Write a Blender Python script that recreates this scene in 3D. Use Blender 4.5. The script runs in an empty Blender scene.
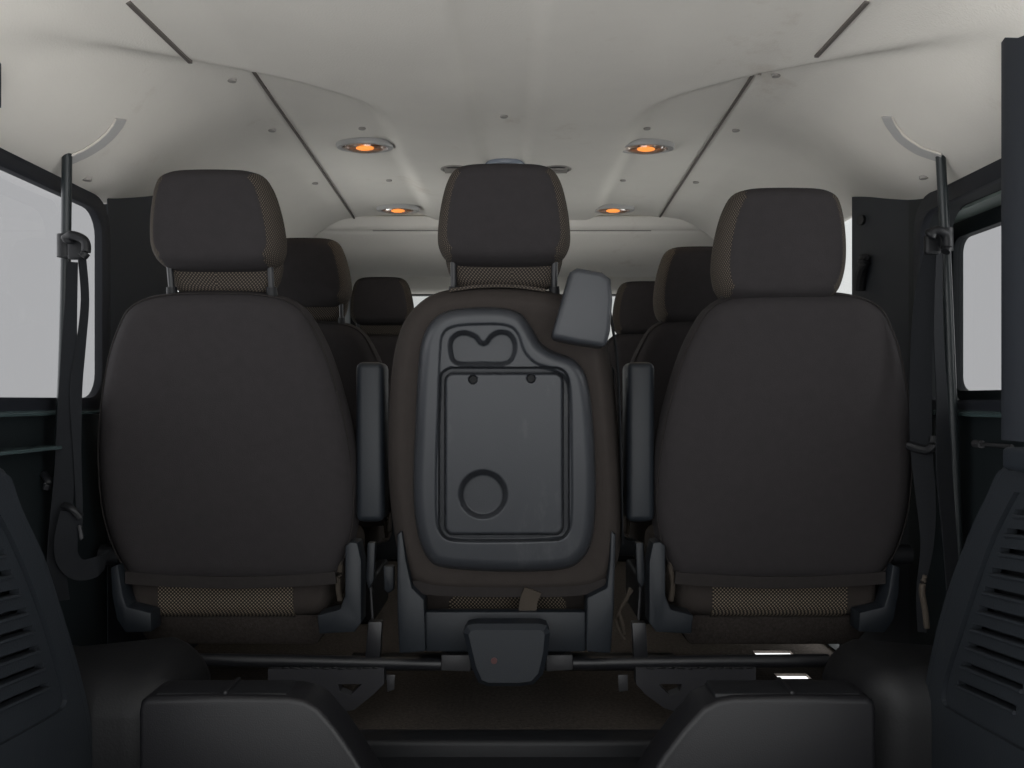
import bpy, bmesh, math, random
import numpy as np
from mathutils import Vector, Matrix
from mathutils.geometry import tessellate_polygon

random.seed(4)
H = 0.60            # eye height above the carpet
F = 850.0           # focal length in pixels of the 1024 px wide frame
scene = bpy.context.scene
COL = scene.collection


def at(px, py, Y):  # positions taken from image pixels, projected out to a chosen depth
    """an image pixel (px, py) taken at the distance Y -> world point"""
    return Vector(((px - 512) * Y / F, Y, H + (400 - py) * Y / F))


# ------------------------------------------------------------------ materials
def new_mat(name):
    m = bpy.data.materials.new(name)
    m.use_nodes = True
    nt = m.node_tree
    b = nt.nodes['Principled BSDF']
    return m, nt, b


def mat(name, col, rough=0.6, noise=0.0, nscale=30.0, bump=0.0, bscale=200.0, metal=0.0, spec=0.5, scuff=None):
    m, nt, b = new_mat(name)
    b.inputs['Base Color'].default_value = (*col, 1)
    b.inputs['Roughness'].default_value = rough
    b.inputs['Metallic'].default_value = metal
    b.inputs['Specular IOR Level'].default_value = spec
    tc = nt.nodes.new('ShaderNodeTexCoord')
    last = None
    if noise:
        n = nt.nodes.new('ShaderNodeTexNoise')
        n.inputs['Scale'].default_value = nscale
        n.inputs['Detail'].default_value = 5
        nt.links.new(tc.outputs['Object'], n.inputs['Vector'])
        r = nt.nodes.new('ShaderNodeMix'); r.data_type = 'RGBA'
        r.inputs[6].default_value = (*[c * (1 - noise) for c in col], 1)
        r.inputs[7].default_value = (*[min(1, c * (1 + noise)) for c in col], 1)
        nt.links.new(n.outputs['Fac'], r.inputs[0])
        nt.links.new(r.outputs[2], b.inputs['Base Color'])
        last = r.outputs[2]
    if scuff:
        n = nt.nodes.new('ShaderNodeTexNoise')
        n.inputs['Scale'].default_value = scuff[1]
        n.inputs['Detail'].default_value = 8
        n.inputs['Roughness'].default_value = 0.7
        mp = nt.nodes.new('ShaderNodeMapping')
        mp.inputs['Scale'].default_value = (1, 1, .45)
        nt.links.new(tc.outputs['Object'], mp.inputs[0])
        nt.links.new(mp.outputs[0], n.inputs['Vector'])
        cr = nt.nodes.new('ShaderNodeValToRGB')
        cr.color_ramp.elements[0].position = scuff[2]
        cr.color_ramp.elements[1].position = scuff[2] + .1
        cr.color_ramp.elements[0].color = (0, 0, 0, 1)
        cr.color_ramp.elements[1].color = (.55, .55, .55, 1)
        nt.links.new(n.outputs['Fac'], cr.inputs[0])
        r = nt.nodes.new('ShaderNodeMix'); r.data_type = 'RGBA'
        r.inputs[6].default_value = (*col, 1)
        if last:
            nt.links.new(last, r.inputs[6])
        r.inputs[7].default_value = (*scuff[0], 1)
        nt.links.new(cr.outputs[0], r.inputs[0])
        nt.links.new(r.outputs[2], b.inputs['Base Color'])
    if bump:
        n = nt.nodes.new('ShaderNodeTexNoise')
        n.inputs['Scale'].default_value = bscale
        n.inputs['Detail'].default_value = 3
        nt.links.new(tc.outputs['Object'], n.inputs['Vector'])
        bp = nt.nodes.new('ShaderNodeBump')
        bp.inputs['Strength'].default_value = bump
        bp.inputs['Distance'].default_value = 0.002
        nt.links.new(n.outputs['Fac'], bp.inputs['Height'])
        nt.links.new(bp.outputs[0], b.inputs['Normal'])
    return m


def woven(name, dark, light, cell=0.0075, mirror=False):
    """beige and black basket weave, a small diagonal lattice"""
    m, nt, b = new_mat(name)
    b.inputs['Roughness'].default_value = 0.9
    b.inputs['Specular IOR Level'].default_value = 0.2
    tc = nt.nodes.new('ShaderNodeTexCoord')
    sp = nt.nodes.new('ShaderNodeSeparateXYZ')
    nt.links.new(tc.outputs['Object'], sp.inputs[0])

    def mth(op, a, c=None, v=None):
        k = nt.nodes.new('ShaderNodeMath'); k.operation = op
        nt.links.new(a, k.inputs[0])
        if c is not None: nt.links.new(c, k.inputs[1])
        if v is not None: k.inputs[1].default_value = v
        return k.outputs[0]
    u = mth('ADD', mth('ABSOLUTE', sp.outputs[0]) if mirror else sp.outputs[0], sp.outputs[1])
    w = 2 * math.pi / cell
    p = mth('MULTIPLY', u, v=w)
    q = mth('MULTIPLY', sp.outputs[2], v=w)
    s = mth('MULTIPLY', mth('SINE', p), mth('SINE', q))
    cr = nt.nodes.new('ShaderNodeValToRGB')
    cr.color_ramp.elements[0].position = 0.02
    cr.color_ramp.elements[1].position = 0.5
    cr.color_ramp.elements[0].color = (*dark, 1)
    cr.color_ramp.elements[1].color = (*light, 1)
    nt.links.new(s, cr.inputs[0])
    nt.links.new(cr.outputs[0], b.inputs['Base Color'])
    return m


def glass(name, tint, gloss=0.05):
    m = bpy.data.materials.new(name); m.use_nodes = True
    nt = m.node_tree
    nt.nodes.remove(nt.nodes['Principled BSDF'])
    out = nt.nodes['Material Output']
    t = nt.nodes.new('ShaderNodeBsdfTransparent'); t.inputs[0].default_value = (*tint, 1)
    g = nt.nodes.new('ShaderNodeBsdfGlossy'); g.inputs['Roughness'].default_value = 0.03
    x = nt.nodes.new('ShaderNodeMixShader'); x.inputs[0].default_value = gloss
    nt.links.new(t.outputs[0], x.inputs[1]); nt.links.new(g.outputs[0], x.inputs[2])
    nt.links.new(x.outputs[0], out.inputs[0])
    return m


def emit(name, col, strength):
    m, nt, b = new_mat(name)
    b.inputs['Base Color'].default_value = (*col, 1)
    b.inputs['Emission Color'].default_value = (*col, 1)
    b.inputs['Emission Strength'].default_value = strength
    return m


M = dict(
    liner=mat('headliner_cloth', (.68, .65, .60), .95, .07, 7, .25, 300, spec=.1, scuff=((.52, .46, .40), 3.5, .62)),
    liner_rail=mat('headliner_moulding', (.44, .43, .42), .8, .03, 20),
    liner_lip=mat('headliner_lip', (.60, .56, .51), .9),
    fabric=mat('charcoal_seat_cloth', (.031, .0282, .0295), .95, .12, 60, .3, 700, spec=.15),
    fabric2=mat('brown_seat_cloth', (.037, .0315, .029), .95, .12, 60, .3, 700, spec=.15),
    hem=mat('hem_cloth', (.028, .025, .0245), .95, .15, 80, .2, 500, spec=.15),
    woven=woven('woven_check', (.016, .014, .013), (.20, .165, .125), .0066),
    woven2=woven('woven_check_fine', (.020, .017, .016), (.115, .095, .075), .0060, True),
    felt=mat('black_felt', (.042, .036, .033), 1.0, .6, 180, .6, 400, spec=.05),
    plastic=mat('charcoal_plastic', (.0105, .0135, .018), .5, .08, 25, .12, 500, spec=.4),
    plastic2=mat('grey_plastic', (.034, .037, .043), .42, .05, 15, .10, 600, spec=.45, scuff=((.075, .078, .082), 9, .575)),
    black=mat('black_plastic', (.0055, .006, .0075), .55, .1, 20, .15, 400, spec=.35),
    blackgloss=mat('black_tray_plastic', (.0065, .0065, .008), .45, .10, 12, .15, 500, spec=.4),
    vinyl=mat('black_vinyl', (.0075, .0078, .009), .6, .2, 8, .2, 250, spec=.4),
    wall=mat('dark_green_paint', (.006, .009, .0105), .6, .1, 10, spec=.3),
    sill=mat('green_sill_sheen_paint', (.05, .075, .078), .15, 0, 10, spec=1.0),  # bright reflection along the sills lightened into the green, with gloss on top
    reveal=mat('grey_green_paint', (.20, .24, .22), .5, .08, 12),
    pillar=mat('slate_pillar_trim', (.0145, .0172, .0225), .6, .06, 20, .1, 500, spec=.35),
    rubber=mat('black_rubber', (.011, .0125, .017), .6, spec=.3),
    steel=mat('black_painted_steel', (.012, .0125, .015), .4, .1, 30, spec=.5),
    steel2=mat('dark_steel_plate', (.03, .03, .034), .45, .1, 30, spec=.4),
    bare=mat('grey_steel', (.04, .04, .043), .5, .1, 30, metal=.2),
    chrome=mat('chrome', (.55, .56, .58), .25, metal=.9),
    pole=mat('green_grey_pole', (.012, .016, .018), .4, spec=.4),
    belt=mat('belt_webbing', (.0085, .0095, .0115), .85, .2, 300, .2, 900, spec=.2),
    carpet=mat('dark_carpet', (.085, .074, .066), 1.0, .7, 150, .8, 250, spec=.05),
    tread=mat('grey_vent_plastic', (.012, .0145, .018), .5, .12, 18, .15, 350, spec=.4, scuff=((.028, .028, .030), 14, .64)),
    groove=mat('seam_shadow_gap', (.12, .105, .095), .9),
    bezel=mat('lamp_bezel', (.36, .355, .35), .35, spec=.5),
    clip=mat('clip_grey', (.30, .28, .26), .7),
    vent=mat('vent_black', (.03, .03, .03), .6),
    bulb=emit('amber_bulb', (1.0, .36, .08), 1.3),
    lens=glass('lamp_lens', (.97, .93, .90), .22),
    domelens=mat('dome_lens', (.20, .23, .28), .2, spec=.6),
    tint=glass('tinted_glass', (.545, .545, .552)),
    clear=glass('windscreen_glass', (.63, .635, .63)),
    sideglass=glass('side_door_glass', (.93, .935, .93), .04),
    clear2=glass('pale_door_glass', (.73, .735, .73)),
    frontglass=glass('dark_front_door_glass', (.36, .365, .365)),  # unseen front door panes, tinted dark to keep the lowered headlining dim
    dash=mat('dashboard', (.02, .02, .022), .7),
    red=mat('red_dot', (.06, .015, .015), .5),
    orange=mat('rust_edge', (.22, .12, .07), .8),
    tan=mat('tan_strap', (.045, .035, .026), .8, .2, 60),
)

# ------------------------------------------------------------------ object helpers
ORG = {}


def tag(o, label, cat, group=None):
    o['label'] = label; o['category'] = cat
    if group: o['group'] = group
    return o


def thing(name, base, label, cat, group=None):
    o = bpy.data.objects.new(name, None)
    o.empty_display_size = .05
    COL.objects.link(o)
    o.location = base
    ORG[o.name] = Vector(base)
    return tag(o, label, cat, group)


def mk(name, bm, m, parent=None, smooth=30, structure=False, label=None, cat=None, group=None):
    """bm holds world coordinates; links it as one mesh object"""
    bmesh.ops.recalc_face_normals(bm, faces=bm.faces)
    if parent is not None:
        org = ORG[parent.name]
    else:
        xs = [v.co for v in bm.verts]
        lo = Vector([min(c[i] for c in xs) for i in range(3)])
        hi = Vector([max(c[i] for c in xs) for i in range(3)])
        org = Vector(((lo.x + hi.x) / 2, (lo.y + hi.y) / 2, lo.z))
    for v in bm.verts:
        v.co -= org
    me = bpy.data.meshes.new(name)
    bm.to_mesh(me); bm.free()
    for p in me.polygons: p.use_smooth = True
    me.set_sharp_from_angle(angle=math.radians(smooth))
    for mm in (m if isinstance(m, (list, tuple)) else [m]):
        me.materials.append(mm)
    o = bpy.data.objects.new(name, me)
    COL.objects.link(o)
    if parent is not None:
        o.parent = parent
    else:
        o.location = org
    ORG[o.name] = org
    if structure: o['kind'] = 'structure'
    if label: tag(o, label, cat, group)
    return o


def box(bm, x0, x1, y0, y1, z0, z1, bev=0.0, seg=3):
    """z given relative to eye height"""
    r = bmesh.ops.create_cube(bm, size=1)
    vs = r['verts']
    for v in vs:
        v.co = Vector(((x0 + x1) / 2 + v.co.x * (x1 - x0), (y0 + y1) / 2 + v.co.y * (y1 - y0), H + (z0 + z1) / 2 + v.co.z * (z1 - z0)))
    if bev:
        es = list({e for v in vs for e in v.link_edges})
        bmesh.ops.bevel(bm, geom=es, offset=bev, segments=seg, profile=.5, affect='EDGES')
    return bm


def BX(*a, **k):
    return box(bmesh.new(), *a, **k)


def catmull(pts, closed=False, sub=6):
    n = len(pts); out = []
    P = [Vector(p) for p in pts]
    rng = n if closed else n - 1
    for i in range(rng):
        p1, p2 = P[i], P[(i + 1) % n]
        p0 = P[i - 1] if (closed or i > 0) else p1
        p3 = P[(i + 2) % n] if (closed or i + 2 < n) else p2
        for k in range(sub):
            t = k / sub
            out.append(.5 * ((2 * p1) + (p2 - p0) * t + (2 * p0 - 5 * p1 + 4 * p2 - p3) * t * t + (3 * p1 - p0 - 3 * p2 + p3) * t ** 3))
    if not closed: out.append(P[-1])
    return out


def tube(bm, pts, r, n=14, smooth=True, cap=True):
    P = catmull(pts, sub=6) if smooth and len(pts) > 2 else [Vector(p) for p in pts]
    rings = []
    ref = Vector((0, 0, 1))
    for i, p in enumerate(P):
        t = (P[min(i + 1, len(P) - 1)] - P[max(i - 1, 0)]).normalized()
        a = t.cross(ref)
        if a.length < .2: a = t.cross(Vector((1, 0, 0)))
        a.normalize(); b = t.cross(a).normalized()
        rr = r[min(i, len(r) - 1)] if isinstance(r, (list, tuple)) else r
        rings.append([bm.verts.new(p + (a * math.cos(2 * math.pi * k / n) + b * math.sin(2 * math.pi * k / n)) * rr) for k in range(n)])
    for A, B in zip(rings, rings[1:]):
        for k in range(n):
            bm.faces.new((A[k], A[(k + 1) % n], B[(k + 1) % n], B[k]))
    if cap:
        bm.faces.new(rings[0][::-1]); bm.faces.new(rings[-1])
    return bm


def ribbon(bm, pts, width, thick=.0016, side=(1, 0, 0), sub=6):
    """flat webbing following pts; side = width direction, or a list of them per point"""
    P = catmull(pts, sub=sub)
    if isinstance(side[0], (tuple, list, Vector)):
        S = catmull(side, sub=sub)
    else:
        S = [Vector(side)] * len(P)
    if not isinstance(width, (tuple, list)):
        width = [width] * len(pts)
    W = [w.x for w in catmull([(w, 0, 0) for w in width], sub=sub)]
    rows = []
    for i, p in enumerate(P):
        t = (P[min(i + 1, len(P) - 1)] - P[max(i - 1, 0)]).normalized()
        s = (S[i] - t * S[i].dot(t)).normalized()
        nrm = t.cross(s).normalized()
        h = s * W[i] / 2; q = nrm * thick / 2
        rows.append([bm.verts.new(p + d) for d in (-h - q, h - q, h + q, -h + q)])
    for A, B in zip(rows, rows[1:]):
        for k in range(4):
            bm.faces.new((A[k], A[(k + 1) % 4], B[(k + 1) % 4], B[k]))
    bm.faces.new(rows[0][::-1]); bm.faces.new(rows[-1])
    return bm


def plate(bm, outline, holes, m3, depth, bev=0.0, seg=2):
    """2D outline with holes; m3(u, v, d) -> world, d runs from 0 (seen side) to depth"""
    loops = [outline] + list(holes)
    flat = [p for l in loops for p in l]
    tris = tessellate_polygon([[Vector((p[0], p[1], 0)) for p in l] for l in loops])
    A = [bm.verts.new(m3(p[0], p[1], 0)) for p in flat]
    B = [bm.verts.new(m3(p[0], p[1], depth)) for p in flat]
    for t in tris:
        try:
            bm.faces.new([A[i] for i in t]); bm.faces.new([B[i] for i in t][::-1])
        except ValueError:
            pass
    k = 0; rim = []
    for l in loops:
        n = len(l)
        for i in range(n):
            a, b = k + i, k + (i + 1) % n
            bm.faces.new((A[a], A[b], B[b], B[a]))
            e = bm.edges.get((A[a], A[b]))
            if e: rim.append(e)
        k += n
    if not holes:       # clean n-gon faces so that the bevel stays tidy
        bmesh.ops.recalc_face_normals(bm, faces=bm.faces)
        bmesh.ops.dissolve_limit(bm, angle_limit=.001, verts=bm.verts, edges=bm.edges)
        rim = [e for e in bm.edges if e.verts[0] in set(A) and e.verts[1] in set(A)] if False else \
              [e for e in bm.edges if len(e.link_faces) == 2 and e.calc_face_angle(0) > .9]
    if bev:
        bmesh.ops.bevel(bm, geom=rim, offset=bev, segments=seg, profile=.5, affect='EDGES', clamp_overlap=True)
    return bm


def PL(outline, m3, depth, bev=0.0, holes=(), seg=2, round_=0):
    if round_:
        outline = [tuple(p)[:2] for p in catmull([(*p, 0) for p in outline], True, round_)]
    return plate(bmesh.new(), outline, holes, m3, depth, bev, seg)


def facing(Y):
    """plane square to the driving direction at Y; outline given in image pixels"""
    return lambda px, py, d: at(px, py, Y) + Vector((0, d, 0))


def resample(pts, n):
    P = catmull([(p[0], p[1], 0) for p in pts], True, 12)
    L = [0]
    for i in range(len(P)): L.append(L[-1] + (P[(i + 1) % len(P)] - P[i]).length)
    out = []; j = 0
    for k in range(n):
        s = L[-1] * k / n
        while L[j + 1] < s: j += 1
        t = (s - L[j]) / max(1e-9, L[j + 1] - L[j])
        out.append(P[j].lerp(P[(j + 1) % len(P)], t))
    return out


def pillow(bm, outline, rings, place, n=96, bulge_a=.0, bulge_b=.0, smooth_iter=0):
    """closed cushion. rings = [(inset, y)] from the rear face round the edge to the front face;
    place(x, z, y) -> world. Returns the face list of every ring band."""
    O = resample(outline, n)
    cen = sum(O, Vector()) / n
    N = []
    area = sum(O[i].x * O[(i + 1) % n].y - O[(i + 1) % n].x * O[i].y for i in range(n))
    sg = 1 if area > 0 else -1
    for i in range(n):
        t = (O[(i + 1) % n] - O[i - 1]).normalized()
        N.append(Vector((-t.y, t.x, 0)) * sg)       # inward

    def ring(ins, y, s=1.0):
        return [bm.verts.new(place(cen.x + (O[i].x + N[i].x * ins - cen.x) * s, cen.y + (O[i].y + N[i].y * ins - cen.y) * s, y)) for i in range(n)]
    caps = (.12, .3, .5, .7, .86, .95)
    R = []
    i0, y0 = rings[0]
    for s in caps: R.append(ring(i0, y0 - bulge_a * (1 - s * s), s))
    first = len(R)
    for i, y in rings: R.append(ring(i, y))
    last = len(R) - 1
    i1, y1 = rings[-1]
    for s in caps[::-1]: R.append(ring(i1, y1 + bulge_b * (1 - s * s), s))
    bands = []
    for A, B in zip(R, R[1:]):
        bands.append([bm.faces.new((A[k], A[(k + 1) % n], B[(k + 1) % n], B[k])) for k in range(n)])
    bm.faces.new(R[0][::-1]); bm.faces.new(R[-1])
    return bands, first, last


# signed distance of many points to a polygon, negative inside
def sdf(poly, X, Y):
    d = np.full(X.shape, 1e9); inside = np.zeros(X.shape, bool)
    n = len(poly)
    for i in range(n):
        ax, ay = poly[i][0], poly[i][1]; bx_, by_ = poly[(i + 1) % n][0], poly[(i + 1) % n][1]
        ex, ey = bx_ - ax, by_ - ay
        wx, wy = X - ax, Y - ay
        t = np.clip((wx * ex + wy * ey) / (ex * ex + ey * ey + 1e-12), 0, 1)
        d = np.minimum(d, np.hypot(wx - ex * t, wy - ey * t))
        c = (ay > Y) != (by_ > Y)
        with np.errstate(divide='ignore', invalid='ignore'):
            xi = ax + (Y - ay) * ex / (ey if abs(ey) > 1e-12 else 1e-12)
        inside ^= c & (X < xi)
    return np.where(inside, -d, d)


def sstep(a, b, x):
    t = np.clip((x - a) / (b - a), 0, 1)
    return t * t * (3 - 2 * t)


def smooth_poly(pts, sub=6):
    return [(p.x, p.y) for p in catmull([(a, b, 0) for a, b in pts], True, sub)]


def grid_mesh(X, Y, keep, fn):
    """regular grid of cells, kept where keep is true at all four corners"""
    bm = bmesh.new()
    ny, nx = X.shape
    V = {}
    def v(j, i):
        if (j, i) not in V: V[j, i] = bm.verts.new(fn(j, i))
        return V[j, i]
    for j in range(ny - 1):
        for i in range(nx - 1):
            if keep[j, i] and keep[j + 1, i] and keep[j, i + 1] and keep[j + 1, i + 1]:
                bm.faces.new((v(j, i), v(j, i + 1), v(j + 1, i + 1), v(j + 1, i)))
    return bm


# ================================================================== THE SHELL
# ---- ceiling
pa = np.array([[0, .572], [.30, .572], [.44, .567], [.52, .548], [.58, .512], [.63, .462], [.68, .418], [.73, .388], [.78, .364], [.86, .335]])
pb = np.array([[0, .572], [.30, .572], [.44, .568], [.54, .556], [.62, .528], [.68, .488], [.72, .462], [.76, .436], [.80, .415], [.86, .39]])

def base_hit(px, py):
    for k in range(2600):
        Yk = .6 + k * .001
        x = abs(px - 512) * Yk / F
        if (400 - py) * Yk / F >= np.interp(x, pa[:, 0], pa[:, 1]): break
    return -x, Yk


REC = [(-2.0, .9)] + [base_hit(*p) for p in ((20, 32), (60, 39), (127, 51), (191, 62), (248, 73), (300, 84), (345, 95), (375, 105), (394, 118), (404, 135))] + [(-.240, 1.95), (-.235, 2.2), (-.235, 3.2), (-2.0, 3.2)]


def zc_np(x, Y):
    ax = np.abs(x)
    za = np.interp(ax, pa[:, 0], pa[:, 1]); zb = np.interp(ax, pb[:, 0], pb[:, 1])
    k = sstep(1.5, 1.9, Y)
    z = za * (1 - k) + zb * k
    sd = sdf(REC, -ax, Y)
    wid = .012 + .040 * sstep(.40, .26, ax)
    z = z + .018 * sstep(0, 1, -sd / wid) * sstep(.72, .56, ax)
    # two shallow flutes that run along the middle
    x0 = -.092 + .02 * (Y - 1.2); x1 = .050 - .012 * (Y - 1.2)
    ch = sstep(0, .013, x - x0) * sstep(0, .013, x1 - x) * sstep(1.0, 1.25, Y)
    z = z + .011 * ch
    return z


def zc(x, Y):
    return float(zc_np(np.array([x]), np.array([Y]))[0])


def ceil_hit(px, py):
    """where the camera ray of an image pixel meets the headlining"""
    lo = None
    for k in range(2600):
        Y = .6 + k * .001
        if (400 - py) * Y / F >= zc((px - 512) * Y / F, Y):
            return (px - 512) * Y / F, Y
    return (px - 512) * 2.6 / F, 2.6


gx = np.arange(-.7875, .7876, .0075)
gy = np.concatenate([np.arange(.35, 1.2, .04), np.arange(1.2, 2.74, .0075)])
X, Y = np.meshgrid(gx, gy)
Z = zc_np(X, Y)
for _ in range(2):      # soften the section's corners a little
    Zs = Z.copy(); Zs[:, 1:-1] = (Z[:, :-2] + Z[:, 1:-1] * 2 + Z[:, 2:]) / 4; Z = Zs
bm = grid_mesh(X, Y, np.ones(X.shape, bool), lambda j, i: Vector((X[j, i], Y[j, i], H + Z[j, i])))
ceiling = mk('ceiling', bm, M['liner'], structure=True, smooth=60)
sm = ceiling.modifiers.new('t', 'SOLIDIFY'); sm.thickness = .02; sm.offset = 1
# keep the thickness on the roof side
for p in ceiling.data.polygons[:1]:
    sm.offset = -1 if p.normal.z < 0 else 1

# ---- lowered front part of the headlining with its rounded lip, then the front bay and header
prof = [(2.70, .585), (2.715, .570), (2.725, .560), (2.74, .553), (2.752, .556), (2.765, .545), (2.80, .526), (2.86, .500), (2.95, .478), (3.06, .468), (3.20, .472), (3.30, .488), (3.33, .53), (3.34, .60)]
bm = bmesh.new()
rows = []
NX = 60
P = catmull([(0, a, b) for a, b in prof], sub=4)
for j, p in enumerate(P):
    row = []
    for i in range(NX + 1):
        u = -1 + 2 * i / NX
        row.append(bm.verts.new((u * .86, p.y, H + p.z + .0)))
    rows.append(row)
for A, B in zip(rows, rows[1:]):
    for i in range(NX): bm.faces.new((A[i], A[i + 1], B[i + 1], B[i]))
o = mk('ceiling', bm, M['liner'], structure=True, smooth=60)
s_ = o.modifiers.new('t', 'SOLIDIFY'); s_.thickness = .012; s_.offset = 0
# side cheeks that round the lowered part off towards the pillars
for sg in (-1, 1):
    prof_c = [(.50, 2.74, .60), (.56, 2.742, .575), (.61, 2.75, .553), (.65, 2.78, .525), (.69, 2.86, .50), (.74, 3.0, .47), (.80, 3.1, .42)]
bm = BX(-.86, .86, 3.33, 4.02, .600, .62)
mk('ceiling', bm, M['liner'], structure=True)
bm = bmesh.new()
tube(bm, [(-.45, 2.748, H + .5505), (.45, 2.748, H + .5505)], .0045, smooth=False)
mk('trim_1', bm, M['groove'], structure=True)
bm = bmesh.new()
hp = [(3.86, .62), (3.90, .585), (3.94, .545), (3.965, .52), (4.0, .505), (4.05, .505), (4.05, .62)]
plate(bm, hp, [], lambda a, b, d: Vector((-.86 + d, a, H + b)), 1.72)
mk('trim_2', bm, M['liner'], structure=True)

# ---- floors
mk('floor', PL([(-.80, 1.36), (.80, 1.36), (.80, 4.15), (-.80, 4.15)], lambda a, b, d: Vector((a, b, H - .60 - d)), .006,
               holes=[[(.575, 2.0), (.665, 2.0), (.665, 2.035), (.575, 2.035)], [(.575, 1.83), (.645, 1.83), (.645, 1.865), (.575, 1.865)]]), M['carpet'], structure=True)
mk('floor', BX(-.80, .80, .35, 1.36, -.64, -.565), M['black'], structure=True)
mk('trim_3', BX(-.50, .50, 1.345, 1.40, -.60, -.540, .008), M['black'], structure=True)

# ---- side walls
WX = .77


def rrect(u0, u1, v0, v1, r, n=6, skew=0.0):
    pts = []
    for cx, cy, a in ((u1 - r, v1 - r, 0), (u0 + r, v1 - r, 90), (u0 + r, v0 + r, 180), (u1 - r, v0 + r, 270)):
        for k in range(n + 1):
            t = math.radians(a + 90 * k / n)
            x, y = cx + r * math.cos(t), cy + r * math.sin(t)
            pts.append((x, y))
    return pts


def side_plane(sg, X):
    return lambda y, z, d: Vector((sg * (X + d), y, H + z))


# left: one long quarter window, two door windows further on
hl = rrect(.58, 1.70, -.012, .40, .05)
h2 = rrect(1.95, 2.56, .02, .40, .06)
h3 = rrect(3.0, 3.70, .02, .30, .06)
mk('wall_left', PL([(.35, -.64), (4.1, -.64), (4.1, .62), (.35, .62)], side_plane(-1, WX), .05, holes=[hl, h2, h3]), M['wall'], structure=True)
# right: quarter window; the middle door stands open
hr = rrect(1.195, 1.585, -.005, .352, .05)
h4 = rrect(1.905, 2.60, .02, .47, .07)
gap = [(2.0, -.595), (2.16, -.595), (2.16, -.53), (2.0, -.53)]
mk('wall_right', PL([(.35, -.64), (4.1, -.64), (4.1, .62), (.35, .62)], side_plane(1, WX), .05, holes=[hr, h4, h3, gap]), M['wall'], structure=True)
mk('window_7', PL(rrect(1.895, 2.61, .01, .48, .07), side_plane(1, WX + .02), .004), M['clear2'], structure=True)
mk('wall_front', PL([(-.82, -.64), (.82, -.64), (.82, .62), (-.82, .62)], lambda a, b, d: Vector((a, 4.06 + d, H + b)), .04,
                    holes=[rrect(-.74, .74, .04, .50, .05)]), M['dash'], structure=True)
mk('dashboard', BX(-.76, .76, 3.85, 4.05, -.45, -.02, .04), M['dash'], structure=True)


# left window: pane, rubber, sill
def ring_plate(outer, inner, m3, depth, bev=0):
    return plate(bmesh.new(), outer, [inner], m3, depth, bev)


wl = mk('window_1', ring_plate(rrect(.60, 1.605, -.02, .374, .06), rrect(.64, 1.572, .004, .347, .045), side_plane(-1, WX - .012), .014, .003), M['rubber'], structure=True)
mk('pane', PL(rrect(.57, 1.71, -.03, .41, .05), side_plane(-1, WX + .040), .004), M['tint'], wl)
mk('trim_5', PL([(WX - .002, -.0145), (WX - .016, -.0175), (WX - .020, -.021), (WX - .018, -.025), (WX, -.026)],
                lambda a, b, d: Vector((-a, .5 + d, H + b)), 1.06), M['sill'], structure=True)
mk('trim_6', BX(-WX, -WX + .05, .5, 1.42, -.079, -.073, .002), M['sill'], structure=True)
# right window: deep reveal, outer frame with the pane
wr = mk('window_2', ring_plate(rrect(1.18, 1.605, -.025, .376, .06), rrect(1.205, 1.578, .0, .345, .045), side_plane(1, WX - .012), .014, .003), M['rubber'], structure=True)
mk('reveal', ring_plate(rrect(1.19, 1.745, -.012, .353, .05), rrect(1.196, 1.735, -.006, .347, .047), side_plane(1, WX + .051), .05), M['reveal'], wr)
mk('sash_frame', ring_plate(rrect(1.30, 1.76, -.03, .37, .03), rrect(1.462, 1.68, .018, .318, .028), side_plane(1, .872), .02, .004), M['wall'], wr)
mk('pane', PL(rrect(1.455, 1.688, .012, .325, .03), side_plane(1, .882), .004), M['tint'], wr)
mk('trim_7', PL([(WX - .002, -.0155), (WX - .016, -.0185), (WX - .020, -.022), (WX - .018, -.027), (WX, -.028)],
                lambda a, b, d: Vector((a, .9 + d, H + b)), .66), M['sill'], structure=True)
for n_, (sg, hh) in enumerate(((-1, h2), (-1, h3), (1, h3))):
    y0 = min(p[0] for p in hh); y1 = max(p[0] for p in hh); z0 = min(p[1] for p in hh); z1 = max(p[1] for p in hh)
    mk('window_%d' % (3 + n_), PL(rrect(y0 - .01, y1 + .01, z0 - .01, z1 + .01, .06), side_plane(sg, WX + .02), .004), M['sideglass' if n_ == 0 else 'frontglass'], structure=True)
mk('window_6', PL(rrect(-.75, .75, .03, .51, .05), lambda a, b, d: Vector((a, 4.078 + d, H + b)), .005), M['clear'], structure=True)

# ---- pillars between the quarter window and the doors
for n_, sg in enumerate((-1, 1)):
    dx = 0.0 if sg < 0 else .006
    po = [(.80, 1.69), (.768, 1.612), (.766, 1.612), (.764, 1.65), (.759, 1.72), (.756, 1.75), (.738, 1.86), (.741, 1.868), (.752, 1.88), (.80, 1.89)]
    po = [(a + dx, b) for a, b in po]
    bm = PL(po, lambda a, b, d: Vector((sg * a, b, H - .60 + d)), 1.05)
    mk('trim_%d' % (8 + n_), bm, M['pillar'], structure=True)
# rear-most pillars next to the back door
bm = PL([(.80, .70), (.69, .70), (.637, 1.07), (.632, 1.09), (.636, 1.105), (.80, 1.17)], lambda a, b, d: Vector((a, b, H - .052 + d)), .60)
mk('trim_10', bm, M['pillar'], structure=True)
bm = PL([(-.80, .50), (-.72, .50), (-.664, 1.07), (-.6605, 1.09), (-.664, 1.105), (-.80, 1.16)], lambda a, b, d: Vector((a, b, H + .38 + d)), .17)
mk('trim_11', bm, M['pillar'], structure=True)

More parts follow.
